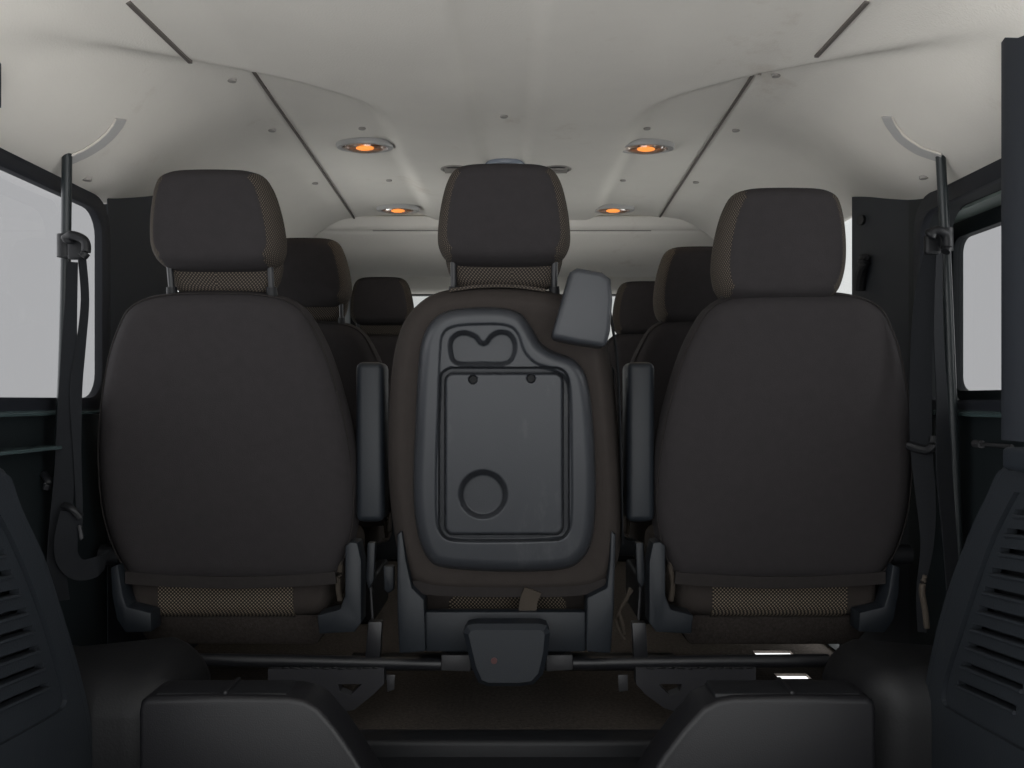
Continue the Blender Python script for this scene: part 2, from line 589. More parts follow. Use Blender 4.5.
# ---- seams of the headlining
seams = [[(127, 0), (160, 32), (191, 62)], [(248, 73), (303, 148), (357, 222)], [(868, 0), (842, 29), (816, 56)], [(763, 69), (709, 146), (657, 221)]]
for n_, s in enumerate(seams):
    bm = bmesh.new()
    pts = []
    a, b = ceil_hit(*s[0]), ceil_hit(*s[-1])
    for k in range(61):
        t = .015 + k / 61.5
        x, y = a[0] + (b[0] - a[0]) * t, a[1] + (b[1] - a[1]) * t
        pts.append((x, y, H + zc(x, y) - .0008))
    ribbon(bm, pts, .005 if n_ % 2 else .0065, .005, (1, 0, 0), sub=2)
    mk('trim_%d' % (12 + n_), bm, M['groove'], structure=True)

# ---- curved mouldings in the cove above the posts
for n_, s in enumerate(([(70, 158), (88, 150), (105, 138), (116, 126), (121, 117)], [(942, 156), (920, 149), (903, 138), (893, 126), (887, 115)])):
    pts = []; sd = []
    Q = catmull([(a, b, 0) for a, b in s], sub=4)
    W3 = []
    for q in Q:
        x, y = ceil_hit(q.x, q.y)
        W3.append(Vector((x, y, H + zc(x, y) - .003)))
    for i in range(len(W3)):
        x, y = W3[i].x, W3[i].y
        e = .004
        nrm = Vector(((zc(x + e, y) - zc(x - e, y)) / (2 * e), (zc(x, y + e) - zc(x, y - e)) / (2 * e), -1)).normalized()
        t = (W3[min(i + 1, len(W3) - 1)] - W3[max(i - 1, 0)]).normalized()
        sd.append(nrm.cross(t).normalized())
    bm = bmesh.new(); ribbon(bm, W3, .023, .004, sd, sub=2)
    rail = mk('trim_%d' % (16 + n_), bm, M['liner_rail'], structure=True)
    for k in (-1, 1):
        bm = bmesh.new()
        tube(bm, [p + d * .0125 * k for p, d in zip(W3, sd)], .0016, n=8)
        mk('lip', bm, M['liner_lip'], rail)

# ================================================================== CEILING FITTINGS
def disc(bm, c, rx, ry, h, n=32, dome=0.0):
    """flat oval hanging from the ceiling at c, h deep, with a rounded lower edge"""
    rings = [(1, 0), (1, -h * .5), (.96, -h * .85), (.90, -h)]
    if dome:
        for k in range(1, 5):
            a = k / 5 * math.pi / 2
            rings.append((.9 * math.cos(a), -h - dome * math.sin(a)))
    R = [[bm.verts.new((c[0] + rx * s * math.cos(2 * math.pi * k / n), c[1] + ry * s * math.sin(2 * math.pi * k / n), c[2] + z)) for k in range(n)] for s, z in rings]
    for A, B in zip(R, R[1:]):
        for k in range(n): bm.faces.new((A[k], A[(k + 1) % n], B[(k + 1) % n], B[k]))
    bm.faces.new(R[0][::-1]); bm.faces.new(R[-1])
    return bm


def annulus(bm, c, rx, ry, wi, h, n=36):
    prof = [(1, 0), (1, -h * .6), (.96, -h), (wi + .04, -h), (wi, -h * .7), (wi, 0)]
    R = [[bm.verts.new((c[0] + rx * s * math.cos(2 * math.pi * k / n), c[1] + ry * s * math.sin(2 * math.pi * k / n), c[2] + z)) for k in range(n)] for s, z in prof]
    for A, B in zip(R, R[1:] + R[:1]):
        for k in range(n): bm.faces.new((A[k], A[(k + 1) % n], B[(k + 1) % n], B[k]))
    return bm


lamps = [(365, 141, 'lit amber ceiling lamp above the left seat, nearer of the left pair'),
         (398, 205, 'lit amber ceiling lamp on the left, farther one near the front roof lip'),
         (646, 142, 'lit amber ceiling lamp right of the roof spine, nearer of the right pair'),
         (613, 205, 'lit amber ceiling lamp on the right, farther one near the front roof lip')]
for px, py, lab in lamps:
    x, y = ceil_hit(px, py + 2)
    z = H + zc(x, y) + .001
    t = thing('ceiling_lamp', (x, y, z), lab, 'lamp', 'amber lamps in the headlining')
    mk('bezel', annulus(bmesh.new(), (x, y, z), .066, .042, .76, .013), M['bezel'], t)
    mk('reflector', disc(bmesh.new(), (x, y, z + .002), .05, .03, .003), M['chrome'], t)
    mk('lens', disc(bmesh.new(), (x, y, z - .006), .0495, .0315, .006, dome=.011), M['lens'], t)
    bm = bmesh.new(); bmesh.ops.create_uvsphere(bm, u_segments=16, v_segments=8, radius=1)
    for v in bm.verts: v.co = Vector((x + v.co.x * .021, y + v.co.y * .007, z - .0125 + v.co.z * .006))
    mk('bulb', bm, M['bulb'], t, label='glowing amber bulb')
    li = bpy.data.lights.new('lamp_light', 'SPOT')
    li.energy = .40; li.color = (1, .72, .42); li.spot_size = math.radians(165); li.spot_blend = .6; li.shadow_soft_size = .02
    lo_ = bpy.data.objects.new('lamp_light', li); COL.objects.link(lo_)
    lo_.parent = t; lo_.location = (0, 0, -.03)
for px, lab in ((455, 'oval air vent in the roof spine, left of the dome lamp'), (557, 'oval air vent in the roof spine, right of the dome lamp')):
    x, y = ceil_hit(px, 169)
    z = H + zc(x, y) + .001
    t = thing('ceiling_vent', (x, y, z), lab, 'air vent', 'round vents in the roof spine')
    mk('rim', annulus(bmesh.new(), (x, y, z), .036, .036, .80, .003), M['clip'], t)
    mk('duct_shade', disc(bmesh.new(), (x, y, z), .0285, .0285, .0045), M['vent'], t)  # dark disc stands in for the shaded depth of the vent
    for k in (-1, 0, 1):
        mk('slat', BX(x - .026, x + .026, y + k * .016 - .0035, y + k * .016 + .0035, z - H - .007, z - H - .001, .001), M['clip'], t)
x, y = ceil_hit(505, 163)
z = H + zc(x, y) + .001
t = thing('dome_lamp', (x, y, z), 'unlit oval grey dome lamp in the middle of the roof, above the centre headrest', 'lamp')
mk('bezel', annulus(bmesh.new(), (x, y, z), .050, .040, .82, .010), M['domelens'], t)
mk('lens', disc(bmesh.new(), (x, y, z), .042, .033, .006, dome=.008), M['domelens'], t)
clips = [(232, 80, 'beside the near end of the left roof seam'), (272, 130, 'left of the nearer left lamp, across the seam'), (315, 183, 'beyond the left seam, level with the vents'),
         (87, 179, 'in the cove beside the left post'), (362, 128, 'just behind the nearer left lamp'), (389, 180, 'just behind the farther left lamp'),
         (504, 116, 'alone in the middle flute of the roof'), (647, 128, 'just behind the nearer right lamp'), (623, 180, 'just behind the farther right lamp'),
         (776, 75, 'beside the near end of the right roof seam'), (736, 130, 'right of the nearer right lamp, across the seam'), (696, 182, 'beyond the right seam, level with the vents'),
         (924, 177, 'in the cove beside the right post')]
for px, py, w in clips:
    x, y = ceil_hit(px, py)
    mk('ceiling_clip', disc(bmesh.new(), (x, y, H + zc(x, y) + .002), .008, .008, .005, n=16), M['clip'], label='small round headlining clip ' + w, cat='clip', group='clips in the headlining')

# ================================================================== SEATS
def hw_outline(rows):
    """rows of (z, half width) from top to bottom -> closed outline"""
    return [(w, z) for z, w in rows] + [(-w, z) for z, w in rows[::-1]]


BACK = hw_outline([(.216, .03), (.213, .09), (.203, .140), (.184, .172), (.155, .192), (.099, .218), (.02, .241), (-.06, .257), (-.143, .265), (-.23, .265), (-.30, .252), (-.35, .232), (-.378, .205), (-.386, .15), (-.387, .06)])
HEAD = hw_outline([(.442, .03), (.439, .072), (.428, .097), (.403, .112), (.355, .124), (.306, .129), (.280, .124), (.262, .110), (.254, .085), (.252, .03)])

HEAD_LOW = hw_outline([(.442, .03), (.439, .072), (.428, .097), (.403, .112), (.355, .124), (.300, .129), (.262, .124), (.238, .112), (.228, .092), (.226, .03)])


def lean(z):
    return 1.75 - .20 * (z + .143)


def build_headrest(root, cx, dz, dy=0.0, shape=None):
    bm = bmesh.new()
    bands, f, l = pillow(bm, shape or HEAD, [(.030, -.050), (.022, -.049), (.012, -.040), (.004, -.018), (0, .005), (.003, .03), (.010, .05), (.022, .064), (.035, .068)],
                         lambda x, z, y: Vector((cx + x, dy + lean(z + dz) + y, H + z + dz)), bulge_a=.006, bulge_b=.01)
    bm.normal_update()
    bmesh.ops.recalc_face_normals(bm, faces=bm.faces)
    for bi, b in enumerate(bands):
        for fc in b:
            n = fc.normal
            if bi >= f + 1 and (abs(n.x) > .33 or n.y > .5): fc.material_index = 1
    h = mk('headrest', bm, [M['fabric'], M['woven2']], root, smooth=60)
    # woven wedge below, between the posts
    bm = bmesh.new()
    low = hw_outline([(.32, .09), (.305, .112), (.275, .116), (.245, .110), (.222, .098), (.208, .078), (.204, .02)])
    pillow(bm, low, [(.02, .004), (.008, .009), (0, .022), (.004, .05), (.015, .06)], lambda x, z, y: Vector((cx + x, dy + lean(z + dz) + y, H + z + dz)), n=48)
    mk('woven_wedge', bm, M['woven2'], h, smooth=60, label='beige woven cloth wedge')
    for s in (-1, 1):
        bm = bmesh.new()
        z0, z1 = .15, .30 + dz
        tube(bm, [(cx + s * .0985, dy + lean(z0) + .0, H + z0), (cx + s * .0985, dy + lean(z1) - .002, H + z1)], .0062, smooth=False)
        mk('headrest_post', bm, M['steel'], h)
        bm = bmesh.new()
        tube(bm, [(cx + s * .0985, dy + lean(.205), H + .203), (cx + s * .0985, dy + lean(.225), H + .223)], [.012, .010], smooth=False)
        mk('post_collar', bm, M['black'], h)
    return h


def side_seat(cx, inner, label, head_dz, group):
    """outer seat of the middle row; inner = +1 when the centre of the car lies to its right"""
    root = thing('car_seat', (cx, 2.0, H - .52), label, 'car seat', group)
    P_ = lambda x, z, y: Vector((cx + x, lean(z) + y, H + z))
    bm = bmesh.new()
    pillow(bm, BACK, [(.045, -.040), (.030, -.037), (.016, -.028), (.006, -.014), (0, .004), (.002, .03), (.010, .07), (.03, .10), (.05, .11)], P_, n=120, bulge_a=.012, bulge_b=.0)
    br = mk('backrest', bm, M['fabric'], root, smooth=60)
    bm = bmesh.new()                                   # seam piping round the back panel
    O = resample(BACK, 160); pts = []
    c_ = sum(O, Vector()) / 160
    for p in O:
        d = (c_ - p).normalized()
        q = p + d * .0075
        pts.append(P_(q.x, q.y, -.019))
    tube(bm, pts + [pts[0]], .0016, n=6, smooth=False)
    mk('piping', bm, M['hem'], br, smooth=60)
    bm = bmesh.new()                                   # turned hem along the lower edge
    hp = []
    for k in range(13):
        u = -1 + k / 6
        hp.append((cx + u * .218, lean(-.37) - .030, H - .378 + .010 * u * u))
    ribbon(bm, hp, .026, .008, (0, .2, -1), sub=2)
    mk('hem', bm, M['hem'], br)
    build_headrest(root, cx + (.011 if inner > 0 else -.034), head_dz, shape=HEAD if inner > 0 else HEAD_LOW)
    sh = -.020 if inner > 0 else .009
    mk('cushion', BX(cx + sh - .215, cx + sh + .215, 1.795, 2.28, -.462, -.325, .034, 4), M['fabric2'], root, smooth=50)
    s0 = -.142 + sh
    wo = PL(rrect(1.792, 2.285, -.464, -.322, .034), lambda a, b, d: Vector((cx + s0 + d, a, H + b)), .284)
    mk('woven_panel', wo, M['woven'], root, smooth=50, label='beige woven cloth panel')
    sk = [(-.205, -.455), (.205, -.455), (.20, -.50), (.18, -.532), (-.18, -.532), (-.20, -.50)]
    mk('underside_felt', PL(sk, lambda a, b, d: Vector((cx + sh + a, 1.815 + d - (b + .455) * .4, H + b)), .38, .008), M['felt'], root)
    # hinge brackets: outer short one, inner tall one
    oi = inner
    outer = [(-.241, -.345), (-.226, -.338), (-.216, -.40), (-.208, -.425), (-.158, -.437), (-.156, -.476), (-.21, -.478), (-.228, -.45), (-.238, -.40)]
    tall = [(.243, -.298), (.254, -.290), (.268, -.292), (.276, -.33), (.276, -.455), (.262, -.474), (.190, -.478), (.186, -.440), (.232, -.428), (.243, -.40)]
    mk('hinge_bracket', PL([(a * oi, b) for a, b in outer], lambda a, b, d: Vector((cx + a, 1.745 + d, H + b)), .05, .003), M['plastic'], root)
    mk('hinge_bracket', PL([(a * oi, b) for a, b in tall], lambda a, b, d: Vector((cx + a, 1.735 + d, H + b)), .06, .003), M['plastic'], root)
    bm = bmesh.new()
    xo = -.268 * oi
    tube(bm, [(cx + xo - .012 * oi, 1.79, H - .325), (cx + xo + .03 * oi, 1.79, H - .325)], .021, n=20, smooth=False)
    mk('recliner_cap', bm, M['black'], root)
    bm = bmesh.new()                                   # brown recliner workings behind the inner bracket
    tube(bm, [(cx + .222 * oi, 1.775, H - .31), (cx + .226 * oi, 1.775, H - .345), (cx + .22 * oi, 1.778, H - .385), (cx + .224 * oi, 1.78, H - .42)], [.007, .010, .006, .009, .006], n=8)
    mk('recliner_mechanism', bm, M['tan'], root)
    # folded-up armrest on the inner side
    xa = .293 * oi
    bm = BX(cx + xa - .029, cx + xa + .029, 1.735, 1.815, -.250, .078, .014, 3)
    mk('armrest', bm, M['plastic'], root, smooth=50)
    mk('lever', PL([(.279 * oi, -.30), (.296 * oi, -.30), (.293 * oi, -.38), (.283 * oi, -.40), (.275 * oi, -.38)],
                   lambda a, b, d: Vector((cx + a, 1.79 + d, H + b)), .02, .004), M['plastic'], root)
    bm = bmesh.new()
    tube(bm, [(cx + .284 * oi, 1.80, H - .39), (cx + .289 * oi, 1.80, H - .47)], .003, n=8, smooth=False)
    mk('lever_rod', bm, M['bare'], root)
    return root


def copy_tree(o, parent=None):
    c = o.copy(); COL.objects.link(c); c.parent = parent
    for ch in [x for x in COL.objects if x.parent == o]:
        copy_tree(ch, c)
    return c


GRP = 'dark cloth seats in three rows'
left = side_seat(-.574, 1, 'charcoal cloth seat nearest on the left, headrest raised on its posts', .0, GRP)
right = side_seat(.546, -1, 'charcoal cloth seat nearest on the right, headrest pushed fully down', -.033, GRP)
# ---- the centre seat with the fold-down table in its back
cs = thing('car_seat', (0, 2.0, H - .52), 'narrow centre seat with a grey fold-down table in its back', 'car seat', GRP)
CO = [(418, 586), (404, 566), (394, 510), (391, 440), (394, 375), (402, 332), (417, 307), (440, 292), (478, 287), (515, 287), (548, 291), (578, 302), (598, 325), (608, 360), (615, 420), (619, 480), (619, 530), (614, 565), (600, 586), (560, 594), (455, 594)]


def cy(py):
    return 1.66 + (py - 290) / 290 * .105


CM = [((506 + (px - 506) * 1.025 - 512) * cy(py) / F, (400 - py) * cy(py) / F) for px, py in CO]
lc = lambda z: 1.66 + (.215 - z) / .60 * .105
bm = bmesh.new()
pillow(bm, CM, [(.036, -.042), (.028, -.040), (.016, -.030), (.006, -.014), (0, .004), (.002, .03), (.010, .07), (.03, .09), (.04, .095)],
       lambda x, z, y: Vector((x, lc(z) + y, H + z)), n=140, bulge_a=-.036)
cb = mk('backrest', bm, M['fabric2'], cs, smooth=60)
bm = bmesh.new()
ribbon(bm, [at(409, 586, cy(586) - .034), at(450, 589, cy(589) - .036), at(512, 590, cy(590) - .036), at(570, 589, cy(589) - .036), at(610, 583, cy(583) - .034)], .027, .010, (0, .15, -1))
mk('hem', bm, M['hem'], cb)
bm = bmesh.new()           # woven strip along the top of the backrest
ribbon(bm, [at(450, 290.5, 1.652), at(480, 286.5, 1.652), at(515, 286.5, 1.652), at(545, 290.5, 1.652)], .03, .006, (0, 1, .1))
mk('woven_strip', bm, M['woven2'], cb)
build_headrest(cs, -.0155, .008, -.010)

OUT = smooth_poly([(445, 567), (428, 557), (418, 532), (414, 490), (416, 430), (419, 370), (423, 340), (433, 321), (450, 311), (478, 308), (505, 309), (521, 315), (531, 329), (540, 344), (553, 353), (572, 360), (584, 374), (590, 400), (594, 450), (595, 500), (591, 540), (580, 560), (560, 569), (505, 571)])
C1 = smooth_poly([(439, 400), (441, 350), (444, 334), (455, 327), (480, 325), (506, 326), (517, 334), (524, 352), (536, 364), (555, 370), (566, 378), (570, 395), (571, 460), (571, 515), (567, 533), (554, 539), (505, 541), (455, 540), (441, 532), (437, 515), (437, 460)])
C2 = rrect(444.5, 563.5, 373, 535, 9)
HRT = smooth_poly([(448, 348), (450, 338), (458, 331.5), (468, 331), (477, 335), (483.5, 341.5), (490, 334.5), (499, 330), (510, 332), (516.5, 341), (516.5, 353), (512, 362), (503, 366), (482, 366), (460, 366), (451, 361)], 4)
step = .75
PX, PY = np.meshgrid(np.arange(408, 602, step), np.arange(302, 578, step))
sO = sdf(OUT, PX, PY); s1 = sdf(C1, PX, PY); s2 = sdf(C2, PX, PY); sh = sdf(HRT, PX, PY)
cup = np.hypot(PX - 483, PY - 494.5) - 24.5
h1 = np.hypot(PX - 473, PY - 379.5) - 4.2; h2_ = np.hypot(PX - 531, PY - 378.5) - 4.2
r = 11.0
hgt = .023 * np.sqrt(np.clip(1 - np.clip((sO + r) / r, 0, 1) ** 2, 0, 1))
hgt = hgt - .007 * sstep(1.0, -2.5, s1)
hgt = hgt - .026 * sstep(.6, -5.0, sh) - .005 * np.exp(-(s1 / 1.3) ** 2) * (s2 > 6)
hgt = np.where(sO > 0, -.02 * np.clip(sO / 2, 0, 1), hgt)
# groove between the well and the table leaf
grv = sstep(6.5, 4.5, s2)
hp_ = hgt - .024 * grv
BASE = .046
Kp = (sO < 2.5) & (s2 > -4)
bm = grid_mesh(PX, PY, Kp, lambda j, i: at(PX[j, i], PY[j, i], cy(PY[j, i]) - BASE - hp_[j, i]))
pn = mk('back_panel', bm, M['plastic2'], cs, smooth=70, label='grey moulded plastic back panel')
th = .0175 * np.sqrt(np.clip(1 - np.clip((s2 + 3.0) / 3.0, 0, 1) ** 2, 0, 1)) - .031 * sstep(.8, -5.5, cup) - .024 * sstep(.6, -.8, np.minimum(h1, h2_))
th = np.where(s2 > 0, -.004, th)
Kt = s2 < 1.0
bm = grid_mesh(PX, PY, Kt, lambda j, i: at(PX[j, i], PY[j, i], cy(PY[j, i]) - BASE - th[j, i]))
tb = mk('fold_down_table', bm, M['plastic2'], cs, smooth=70, label='grey fold-down table leaf with a round cup recess')
for hx, hy in ((473, 379.5), (531, 378.5)):
    bm = bmesh.new(); c = at(hx, hy, cy(hy) - BASE + .004)
    tube(bm, [c, c + Vector((0, .006, 0))], .0075, n=20, smooth=False)
    mk('hinge_hole', bm, M['black'], tb)
# belt outlet housing on the right shoulder
bh = [(570, 272), (577, 268), (602, 272), (611, 279), (613, 300), (611, 330), (607, 347), (580, 343), (552, 337), (557, 318)]
bm = PL(bh, facing(1.565), .085, .010, seg=3)
for v in bm.verts:      # face leans with the backrest
    v.co.y += .1 * (H + .18 - v.co.z)
ho = mk('belt_housing', bm, M['plastic2'], cs, smooth=40, label='grey plastic belt outlet housing')
bm = bmesh.new()
ribbon(bm, [at(608, 300, 1.66), at(613, 330, 1.655), at(617, 360, 1.66), at(619, 400, 1.675), at(621, 470, 1.70), at(622, 540, 1.75)], .045, .002, (0.05, 1, 0))
mk('belt_webbing', bm, M['belt'], ho)
mk('cushion', BX(-.215, .175, 1.80, 2.28, -.462, -.33, .03, 4), M['fabric2'], cs, smooth=50)
mk('woven_panel', BX(-.15, .13, 1.796, 2.284, -.464, -.40, .03, 4), M['woven'], cs, smooth=50)
bm = bmesh.new()
ribbon(bm, [at(533, 590, 1.72), at(529, 600, 1.725), at(527, 615, 1.73)], .036, .004, (1, 0, .1))
mk('strap', bm, M['tan'], cs, label='tan strap')
mk('base_plate', PL([(425, 612), (586, 612), (586, 652), (425, 652)], facing(1.715), .03, .004), M['plastic'], cs)
mk('base_side', PL([(397, 535), (402, 530), (406, 560), (412, 588), (424, 600), (426, 652), (399, 654), (397, 610)], facing(1.70), .07, .005), M['plastic'], cs)
mk('base_side', PL([(616, 535), (611, 530), (610, 560), (607, 588), (587, 598), (586, 652), (611, 654), (614, 610)], facing(1.70), .07, .005), M['plastic'], cs)
cov = [(463, 634), (467, 627), (475, 625), (540, 625), (547, 627), (550, 634), (548, 655), (543, 676), (534, 686), (520, 688), (487, 688), (478, 684), (471, 668)]
cv = mk('latch_cover', PL(cov, facing(1.63), .06, .010, seg=1), M['plastic'], cs, smooth=18)
bm = bmesh.new(); c = at(494, 661, 1.628); tube(bm, [c, c + Vector((0, .006, 0))], .006, n=16, smooth=False)
mk('screw', bm, M['red'], cv, label='reddish screw head')
mk('support', BX(-.14, .115, 1.75, 2.2, -.525, -.46, .01), M['black'], cs)
# small lever at the left of the centre seat
mk('lever', PL([(383, 566), (394, 566), (394, 590), (388, 594), (384, 590)], facing(1.79), .02, .004), M['plastic'], cs)

# ================================================================== SEAT MOUNTING FRAME
fr = thing('seat_mounting_frame', (0, 1.77, H - .56), 'black steel tube frame running across under the nearest seats', 'seat frame')
for pts in ([(185, 659.5), (442, 664)], [(828, 660.5), (572, 663)]):
    bm = bmesh.new(); tube(bm, [at(*p, 1.77) for p in pts], .0135, n=20, smooth=False)
    mk('cross_tube', bm, M['steel'], fr)
mk('tube_end_plate', PL([(441, 655), (471, 655), (471, 672), (441, 671)], facing(1.745), .05, .003), M['bare'], fr)
mk('tube_end_plate', PL([(546, 655), (573, 655), (573, 670), (546, 672)], facing(1.745), .05, .003), M['bare'], fr)
mk('crossbeam', BX(-.345, .35, 1.80, 1.84, -.575, -.545, .006), M['steel'], fr)
lb = [(268, 669), (384, 668), (384, 684), (374, 694), (354, 710), (342, 712), (326, 698), (310, 688), (268, 682)]
hole = [(338, 684), (362, 684), (350, 696), (340, 692)]
mk('gusset', PL(lb, facing(1.75), .03, 0, holes=[hole]), M['steel2'], fr)
rb = [(756, 668), (636, 668), (636, 684), (645, 694), (664, 708), (676, 712), (692, 698), (710, 688), (756, 682)]
hole = [(682, 684), (658, 684), (670, 696), (680, 692)]
mk('gusset', PL(rb, facing(1.75), .03, 0, holes=[hole]), M['steel2'], fr)
for q in ([(386, 675), (395, 675), (394, 690), (387, 692)], [(618, 675), (628, 675), (628, 691), (619, 692)]):
    mk('tab', PL(q, facing(1.77), .006, .001), M['bare'], fr)
for q in ([(368, 622), (382, 622), (380, 658), (365, 658)], [(632, 623), (646, 623), (648, 658), (634, 658)]):
    mk('upright', PL(q, facing(1.765), .022, .002), M['steel'], fr)
for a, b in ((-.43, -.40), (.38, .41)):
    mk('leg', BX(a, b, 1.79, 1.83, -.69, -.55, .004), M['steel'], fr)
random.seed(9)
for s0, s1_ in ((282, 378), (646, 752)):
    bm = bmesh.new(); k = s0
    while k < s1_:
        w = random.uniform(5, 12)
        c = at(k, 668.5 + random.uniform(-.8, .8), 1.752); e = at(k + w * .8, 668.5 + random.uniform(-.8, .8), 1.752)
        tube(bm, [c, (c + e) / 2 + Vector((0, -.002, .001)), e], .0022, n=6)
        k += w
    mk('weld_bead', bm, M['black'], fr)

# seats and mounting frame shrunk about the camera to fit inside the walls
def scale_about_camera(root, k, loc):
    root.location = loc
    todo = [x for x in COL.objects if x.parent == root]
    while todo:
        o = todo.pop()
        o.data.transform(Matrix.Scale(k, 4))
        todo += [x for x in COL.objects if x.parent == o]


CAM_SCALE = .87
scale_about_camera(left, CAM_SCALE, (-.508, 1.74, H - .4524))
scale_about_camera(right, CAM_SCALE, (.484, 1.74, H - .4524))
scale_about_camera(cs, CAM_SCALE, (0, 1.74, H - .4524))
scale_about_camera(fr, CAM_SCALE, (0, 1.54, H - .4872))
for src, dx, dy, dz, lab in ((left, -.009, .644, .010, 'dark cloth seat in the second row, just beyond the nearest left seat'),
                             (right, .007, .644, .019, 'dark cloth seat in the second row, half hidden beyond the nearest right seat'),
                             (left, .045, 1.522, .042, 'dark front seat seen left of the centre headrest'),
                             (right, .009, 1.522, .057, 'dark front seat with a chrome headrest post, right of the belt housing')):
    c = copy_tree(src)
    c.location = src.location + Vector((dx, dy, dz))
    c['label'] = lab
for n_, (x, y) in enumerate(((-.52, 2.27), (.49, 2.27), (-.47, 3.15), (.49, 3.15))):  # hidden blocks added as supports so the copied seats do not float
    mk('seat_support', BX(x - .15, x + .15, y, y + .28, -.60, -.475 if n_ < 2 else -.435, .01), M['black'],
       label=['black support block added under the second row left seat', 'black support block added under the second row right seat', 'black support block added under the front left seat', 'black support block added under the front right seat'][n_],
       cat='support block', group='support blocks added under the forward seats')

# loose cable by the right of the centre seat
bm = bmesh.new()
tube(bm, [at(630, 588, 1.566), at(626, 600, 1.557), at(619, 610, 1.557), at(622, 622, 1.549), at(624, 634, 1.553)], .0035, n=8)
tube(bm, [at(632, 590, 1.566), at(622, 606, 1.553), at(616, 622, 1.557), at(625, 640, 1.553)], .003, n=8)
mk('cable', bm, M['tan'], label='thin brown cables hanging to the right of the centre seat base', cat='cable')

# ================================================================== REAR CORNER FITTINGS
for sg, lab in ((-1, 'black vinyl covered wheel box on the left, behind the vented corner panel'), (1, 'black vinyl covered wheel box on the right, behind the vented corner panel')):
    xi = .50 if sg < 0 else .515
    x0, x1 = sorted((sg * xi, sg * .768))
    bm = BX(x0, x1, 1.215, 1.46, -.60, -.398, .06, 5)
    for v in bm.verts:
        v.co.z += .010 * math.sin(v.co.x * 31 + v.co.y * 23) * (1 if v.co.z > .15 else 0)
    mk('wheel_box', bm, M['vinyl'], label=lab, cat='wheel box', group='wheel boxes')

# black plastic load boxes right behind the seats
def load_box(pts, rec, label):
    base = at(sum(p[0] for p in pts) / len(pts), 840, 1.12)
    t = thing('load_box', base, label, 'box', 'black load boxes')
    bm = PL(pts, facing(1.12), .075, .007, seg=3)
    mk('body', bm, M['blackgloss'], t, smooth=40)
    mk('lid', BX(rec[0], rec[1], 1.132, 1.188, -.402, -.391, .003), M['black'], t)
    mk('lid_rib', BX(rec[2], rec[2] + .006, 1.130, 1.190, -.394, -.387, .002), M['blackgloss'], t)
    return t


lo = [(138, 820), (138, 712), (140, 702), (147, 698), (220, 697), (288, 698), (304, 701), (318, 709), (336, 730), (354, 756), (372, 785), (390, 820)]
ro = [(877, 820), (877, 712), (875, 702), (868, 698), (800, 697), (734, 698), (718, 701), (703, 709), (684, 730), (664, 756), (645, 785), (625, 820)]
load_box(lo, (-.475, -.30, -.385), 'black plastic load box at the bottom left, sloping towards the middle')
load_box(ro, (.27, .465, .37), 'black plastic load box at the bottom right, sloping towards the middle')

# vented corner panels
def side_uv(sg, px, py, X):
    Yv = X * F / abs(512 - px)
    return (Yv, (400 - py) * Yv / F)


def vent_panel(sg, edge, inner, ends, X, label):
    """edge, inner: image pixels along the leaning front edge and along the grille border"""
    e = [side_uv(sg, *p, X) for p in edge]
    e = [tuple(p)[:2] for p in catmull([(*p, 0) for p in e], sub=4)]
    out = e + [(e[-1][0], -.565), (.72, -.565), (.72, e[0][1] + .01)]
    g = [side_uv(sg, *p, X) for p in inner]
    g = [tuple(p)[:2] for p in catmull([(*p, 0) for p in g], sub=3)]
    low = g[-1]
    gr = g + [(.80, low[1] + .04), (.80, g[0][1] + .005)]
    t = thing('vent_panel', (sg * X, .95, H - .565), label, 'vented panel', 'vented corner panels')
    S = lambda off: (lambda y, z, d: Vector((sg * (X + off + d), y, H + z)))
    mk('body', PL(out, S(0), .05, .0, holes=[gr]), M['tread'], t)
    # rolled lip following the front edge
    bm = bmesh.new()
    tube(bm, [Vector((sg * (X + .010), p[0] - .010, H + p[1])) for p in e], .0105, n=12, smooth=False)
    mk('edge_roll', bm, M['tread'], t, smooth=60)
    slots = []
    for px, py in ends:
        y1, z1 = side_uv(sg, px, py, X)
        y0 = y1 - .135; z0 = z1 + .013
        slots.append([(y1, z1 + .0035), (y0, z0 + .0035), (y0, z0 - .0035), (y1, z1 - .0035)])
    gi = [(y - .0015, z) for y, z in gr]
    gl = mk('grille', PL(gi, S(.006), .012, 0, holes=slots), M['tread'], t)
    for s in slots:
        bm = bmesh.new()
        a = Vector((sg * (X + .004), s[0][0], H + s[3][1] - .002)); b = Vector((sg * (X + .004), s[1][0], H + s[2][1] - .002))
        tube(bm, [a, b], .0028, n=8, smooth=False)
        mk('louver', bm, M['tread'], gl)
    mk('backing', PL([(y + .004, z) for y, z in gr], S(.030), .008), M['black'], t)
    return t


le = [(5, 474), (12, 479), (22, 508), (44, 556), (58, 598), (71, 640), (82, 680), (90, 716), (97, 768), (99, 800)]
li = [(-8, 500), (12, 536), (32, 582), (49, 630), (60, 668), (66, 692), (66, 704), (55, 715), (0, 746)]
lend = [(-4, 514), (2, 533), (9, 552), (16, 572), (24, 591), (31, 610), (37, 628), (43, 647), (48, 665), (53, 684)]
vent_panel(-1, le, li, lend, .60, 'black plastic corner panel with louvred slots at the left edge')
re_ = [(1004, 470), (997, 473), (985, 499), (972, 526), (951, 580), (937, 628), (927, 674), (921, 715), (916, 768), (914, 800)]
ri = [(1014, 492), (992, 535), (974, 584), (958, 634), (947, 668), (942, 690), (943, 704), (955, 713), (1023, 751)]
rend = [(1010, 512), (1002, 531), (995, 550), (987, 570), (980, 589), (974, 608), (968, 626), (963, 644), (958, 663), (953, 682)]
vent_panel(1, re_, ri, rend, .60, 'black plastic corner panel with louvred slots at the right edge')
mk('latch_block', BX(.578, .70, .90, 1.005, -.082, -.055, .006), M['plastic'], label='small charcoal plastic block above the right vented panel', cat='block')
bm = bmesh.new()
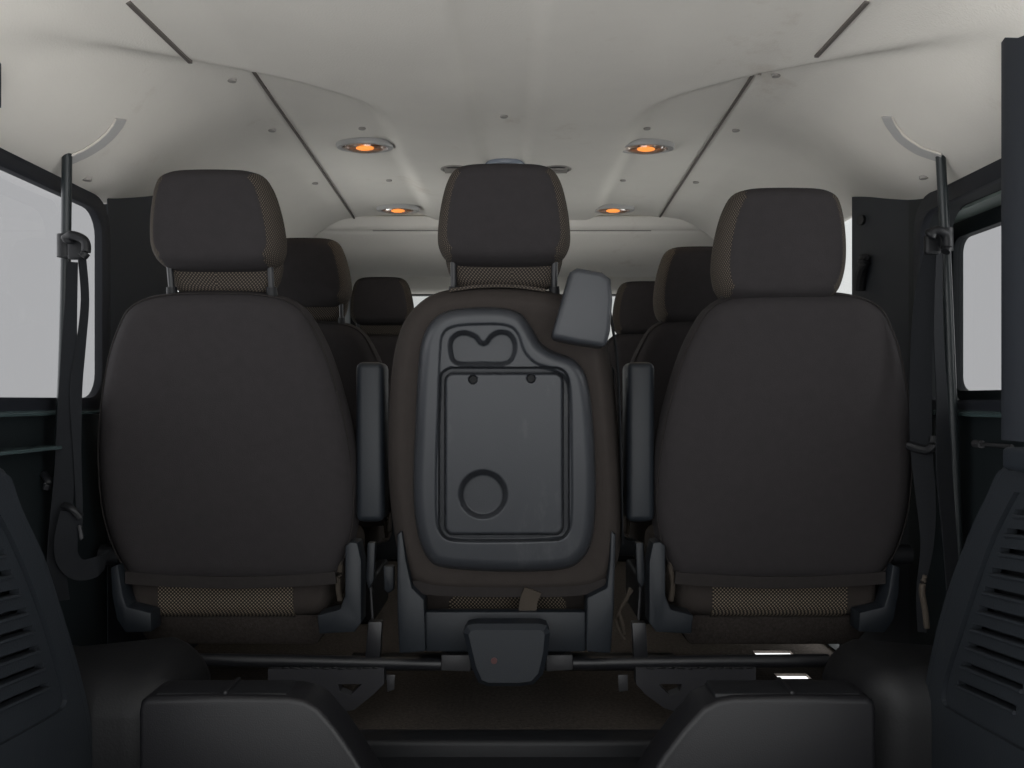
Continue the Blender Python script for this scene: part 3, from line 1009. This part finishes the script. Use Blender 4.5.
tube(bm, [at(978, 444, 1.40), at(1012, 446.5, 1.27)], .003, n=10, smooth=False)
tube(bm, [at(975, 443.5, 1.41), at(982, 444.5, 1.385)], .0065, n=10, smooth=False)
mk('bolt_rod', bm, M['bare'], label='thin grey bolt rod on the right wall below the window', cat='rod')
bm = bmesh.new()
tube(bm, [at(44, 474, 1.39), at(48, 481, 1.38), at(46, 489, 1.38)], .006, n=10)
mk('wall_hook', bm, M['steel'], label='small dark hook on the left wall beside the post', cat='hook')

# posts
for sg, pts, lab in ((-1, [(67, 150, 1.35), (65, 300, 1.365), (61, 420, 1.375), (54, 560, 1.385), (50, 640, 1.39)], 'slim dark metal post at the left quarter window'),
                     (1, [(940.5, 148, 1.35), (946, 260, 1.36), (952, 400, 1.365), (957, 520, 1.375), (962, 650, 1.38)], 'slim dark metal post at the right quarter window')):
    x, y = ceil_hit(pts[0][0], 156)
    bm = bmesh.new()
    tube(bm, [Vector((x, y, H + zc(x, y) + .004))] + [at(p[0], p[1], y + p[2] - 1.35) for p in pts[1:]], .0078, n=16)
    mk('roof_post', bm, M['pole'], label=lab, cat='post', group='posts at the quarter windows', smooth=60)

# seat belts
def guide(parent, c, w=.042):
    bm = bmesh.new()
    tube(bm, [c + Vector((-w * .35, -.004, .010)), c + Vector((-w * .1, -.012, .018)), c + Vector((w * .36, -.010, .010)), c + Vector((w * .42, -.010, -.008)), c + Vector((w * .30, -.012, -.016))], [.006, .0085, .0105, .0095, .007], n=12)
    g = mk('belt_guide', bm, M['black'], parent, smooth=60)
    z = c.z - H
    mk('guide_plate', BX(c.x - w * .42, c.x + w * .30, c.y - .002, c.y + .010, z - .018, z + .014, .005), M['black'], g)


def hexring(parent, c):
    bm = bmesh.new(); tube(bm, [c + Vector((0, 0, -.018)), c + Vector((0, 0, .018))], .0125, n=16, smooth=False)
    mk('post_clamp', bm, M['black'], parent)


b1 = thing('seat_belt', at(75, 250, 1.34), 'black seat belt hanging from the left post', 'seat belt', 'seat belts')
guide(b1, at(78, 248, 1.345)); hexring(b1, at(65.5, 246, 1.357))
bm = bmesh.new()
ribbon(bm, [at(82, 258, 1.345), at(85, 300, 1.35), at(81, 345, 1.355), at(76, 390, 1.36), at(77, 450, 1.365), at(79, 500, 1.37), at(79, 528, 1.37)], [.012, .012, .014, .018, .012, .010, .010], .0025, (1, .8, 0))
mk('webbing', bm, M['belt'], b1)
bm = bmesh.new()
ribbon(bm, [at(73, 262, 1.345), at(70, 330, 1.35), at(68, 400, 1.36), at(65, 470, 1.365), at(60, 530, 1.37), at(57, 570, 1.375), at(60, 600, 1.40)], [.014, .02, .028, .03, .032, .03, .03], .0025, (1, .3, 0))
mk('webbing', bm, M['belt'], b1)
bm = bmesh.new()
ribbon(bm, [at(72, 512, 1.36), at(66, 540, 1.36), at(68, 560, 1.37), at(80, 570, 1.39), at(98, 566, 1.42), at(106, 560, 1.45)], .034, .0025, [(.8, .5, .3), (.8, .5, .3), (.7, .6, .6), (.3, .5, .8), (.2, .4, .9), (.2, .4, .9)])
mk('webbing', bm, M['belt'], b1)
mk('buckle_tongue', PL([(77, 526), (80, 525), (83, 538), (80, 541)], facing(1.36), .004, .001), M['bare'], b1)
bm = bmesh.new(); tube(bm, [at(64, 506, 1.36), at(72, 509, 1.355), at(80, 518, 1.36)], .006, n=10)
mk('buckle_clip', bm, M['black'], b1)
b2 = thing('seat_belt', at(930, 250, 1.34), 'black seat belt hanging from the right post', 'seat belt', 'seat belts')
guide(b2, at(935, 243, 1.345), .035); hexring(b2, at(944.5, 240, 1.357))
bm = bmesh.new()
ribbon(bm, [at(931, 252, 1.37), at(924, 300, 1.40), at(921, 370, 1.42), at(921, 440, 1.43), at(926, 500, 1.43), at(927, 545, 1.43), at(921, 590, 1.44), at(922, 632, 1.44)], [.02, .03, .034, .034, .03, .02, .014, .014], .0025, (1, -.5, 0))
mk('webbing', bm, M['belt'], b2)
bm = bmesh.new()
ribbon(bm, [at(939, 252, 1.35), at(938, 330, 1.36), at(942, 400, 1.365), at(944, 470, 1.37), at(949, 530, 1.375), at(953, 590, 1.38)], [.012, .018, .022, .03, .028, .026], .0025, (1, .3, 0))
mk('webbing', bm, M['belt'], b2)
bm = bmesh.new(); tube(bm, [at(908, 445, 1.44), at(925, 450, 1.42), at(933, 446, 1.41), at(934, 436, 1.41)], .008, n=10)
mk('buckle_clip', bm, M['black'], b2)
bm = bmesh.new(); tube(bm, [at(925, 575, 1.42), at(922, 590, 1.42), at(925, 610, 1.42), at(927, 628, 1.42)], [.003, .004, .003, .005], n=8)
mk('anchor_bracket', bm, M['tan'], b2)
# door pillar belt fittings on the right
bm = bmesh.new(); c = Vector((.756, 1.82, H + .385))
tube(bm, [c, c + Vector((-.012, -.003, 0))], .011, n=16, smooth=False)
mk('pillar_plug', bm, M['black'], label='round black plug at the top of the right pillar', cat='plug')
bm = bmesh.new()
tube(bm, [at(866, 256, 1.80), at(863, 266, 1.80), at(861, 276, 1.81), at(860, 290, 1.82)], [.011, .014, .012, .012, .015, .012], n=10)
mk('belt_anchor', bm, M['black'], label='black belt anchor on the right pillar beside the headrest', cat='belt anchor')

# ================================================================== LIGHT
w = bpy.data.worlds.new('sky_with_side_glow'); scene.world = w; w.use_nodes = True
nt = w.node_tree
bg = nt.nodes['Background']
tc = nt.nodes.new('ShaderNodeTexCoord')
dot = nt.nodes.new('ShaderNodeVectorMath'); dot.operation = 'DOT_PRODUCT'
dot.inputs[1].default_value = Vector((.10, -1, -.45)).normalized()
nt.links.new(tc.outputs['Generated'], dot.inputs[0])
mr = nt.nodes.new('ShaderNodeMapRange'); mr.interpolation_type = 'SMOOTHSTEP'
mr.inputs['From Min'].default_value = .30; mr.inputs['From Max'].default_value = .95
mr.inputs['To Min'].default_value = 1.6; mr.inputs['To Max'].default_value = 2.35
nt.links.new(dot.outputs['Value'], mr.inputs[0])
sx = nt.nodes.new('ShaderNodeSeparateXYZ'); nt.links.new(tc.outputs['Generated'], sx.inputs[0])
ab = nt.nodes.new('ShaderNodeMath'); ab.operation = 'ABSOLUTE'; nt.links.new(sx.outputs[0], ab.inputs[0])
m2 = nt.nodes.new('ShaderNodeMapRange'); m2.interpolation_type = 'SMOOTHSTEP'     # side glow added to brighten the headlining further forward
m2.inputs['From Min'].default_value = .55; m2.inputs['From Max'].default_value = .92
m2.inputs['To Min'].default_value = 0.0; m2.inputs['To Max'].default_value = 8.0
nt.links.new(ab.outputs[0], m2.inputs[0])
ad = nt.nodes.new('ShaderNodeMath'); nt.links.new(mr.outputs[0], ad.inputs[0]); nt.links.new(m2.outputs[0], ad.inputs[1])
nt.links.new(ad.outputs[0], bg.inputs['Strength'])
bg.inputs['Color'].default_value = (.99, 1.0, 1.0, 1)

# ================================================================== CAMERA
cam = bpy.data.cameras.new('camera')
cam.sensor_width = 36; cam.lens = 36 * F / 1024
cam.shift_y = 16 / 1024
cam.clip_start = .02
co = bpy.data.objects.new('camera', cam); COL.objects.link(co)
co.location = (0, 0, H); co.rotation_euler = (math.radians(90), 0, 0)
scene.camera = co
vs = scene.view_settings
vs.view_transform = 'Standard'; vs.look = 'None'; vs.exposure = -0.13; vs.gamma = 1; vs.use_curve_mapping = False
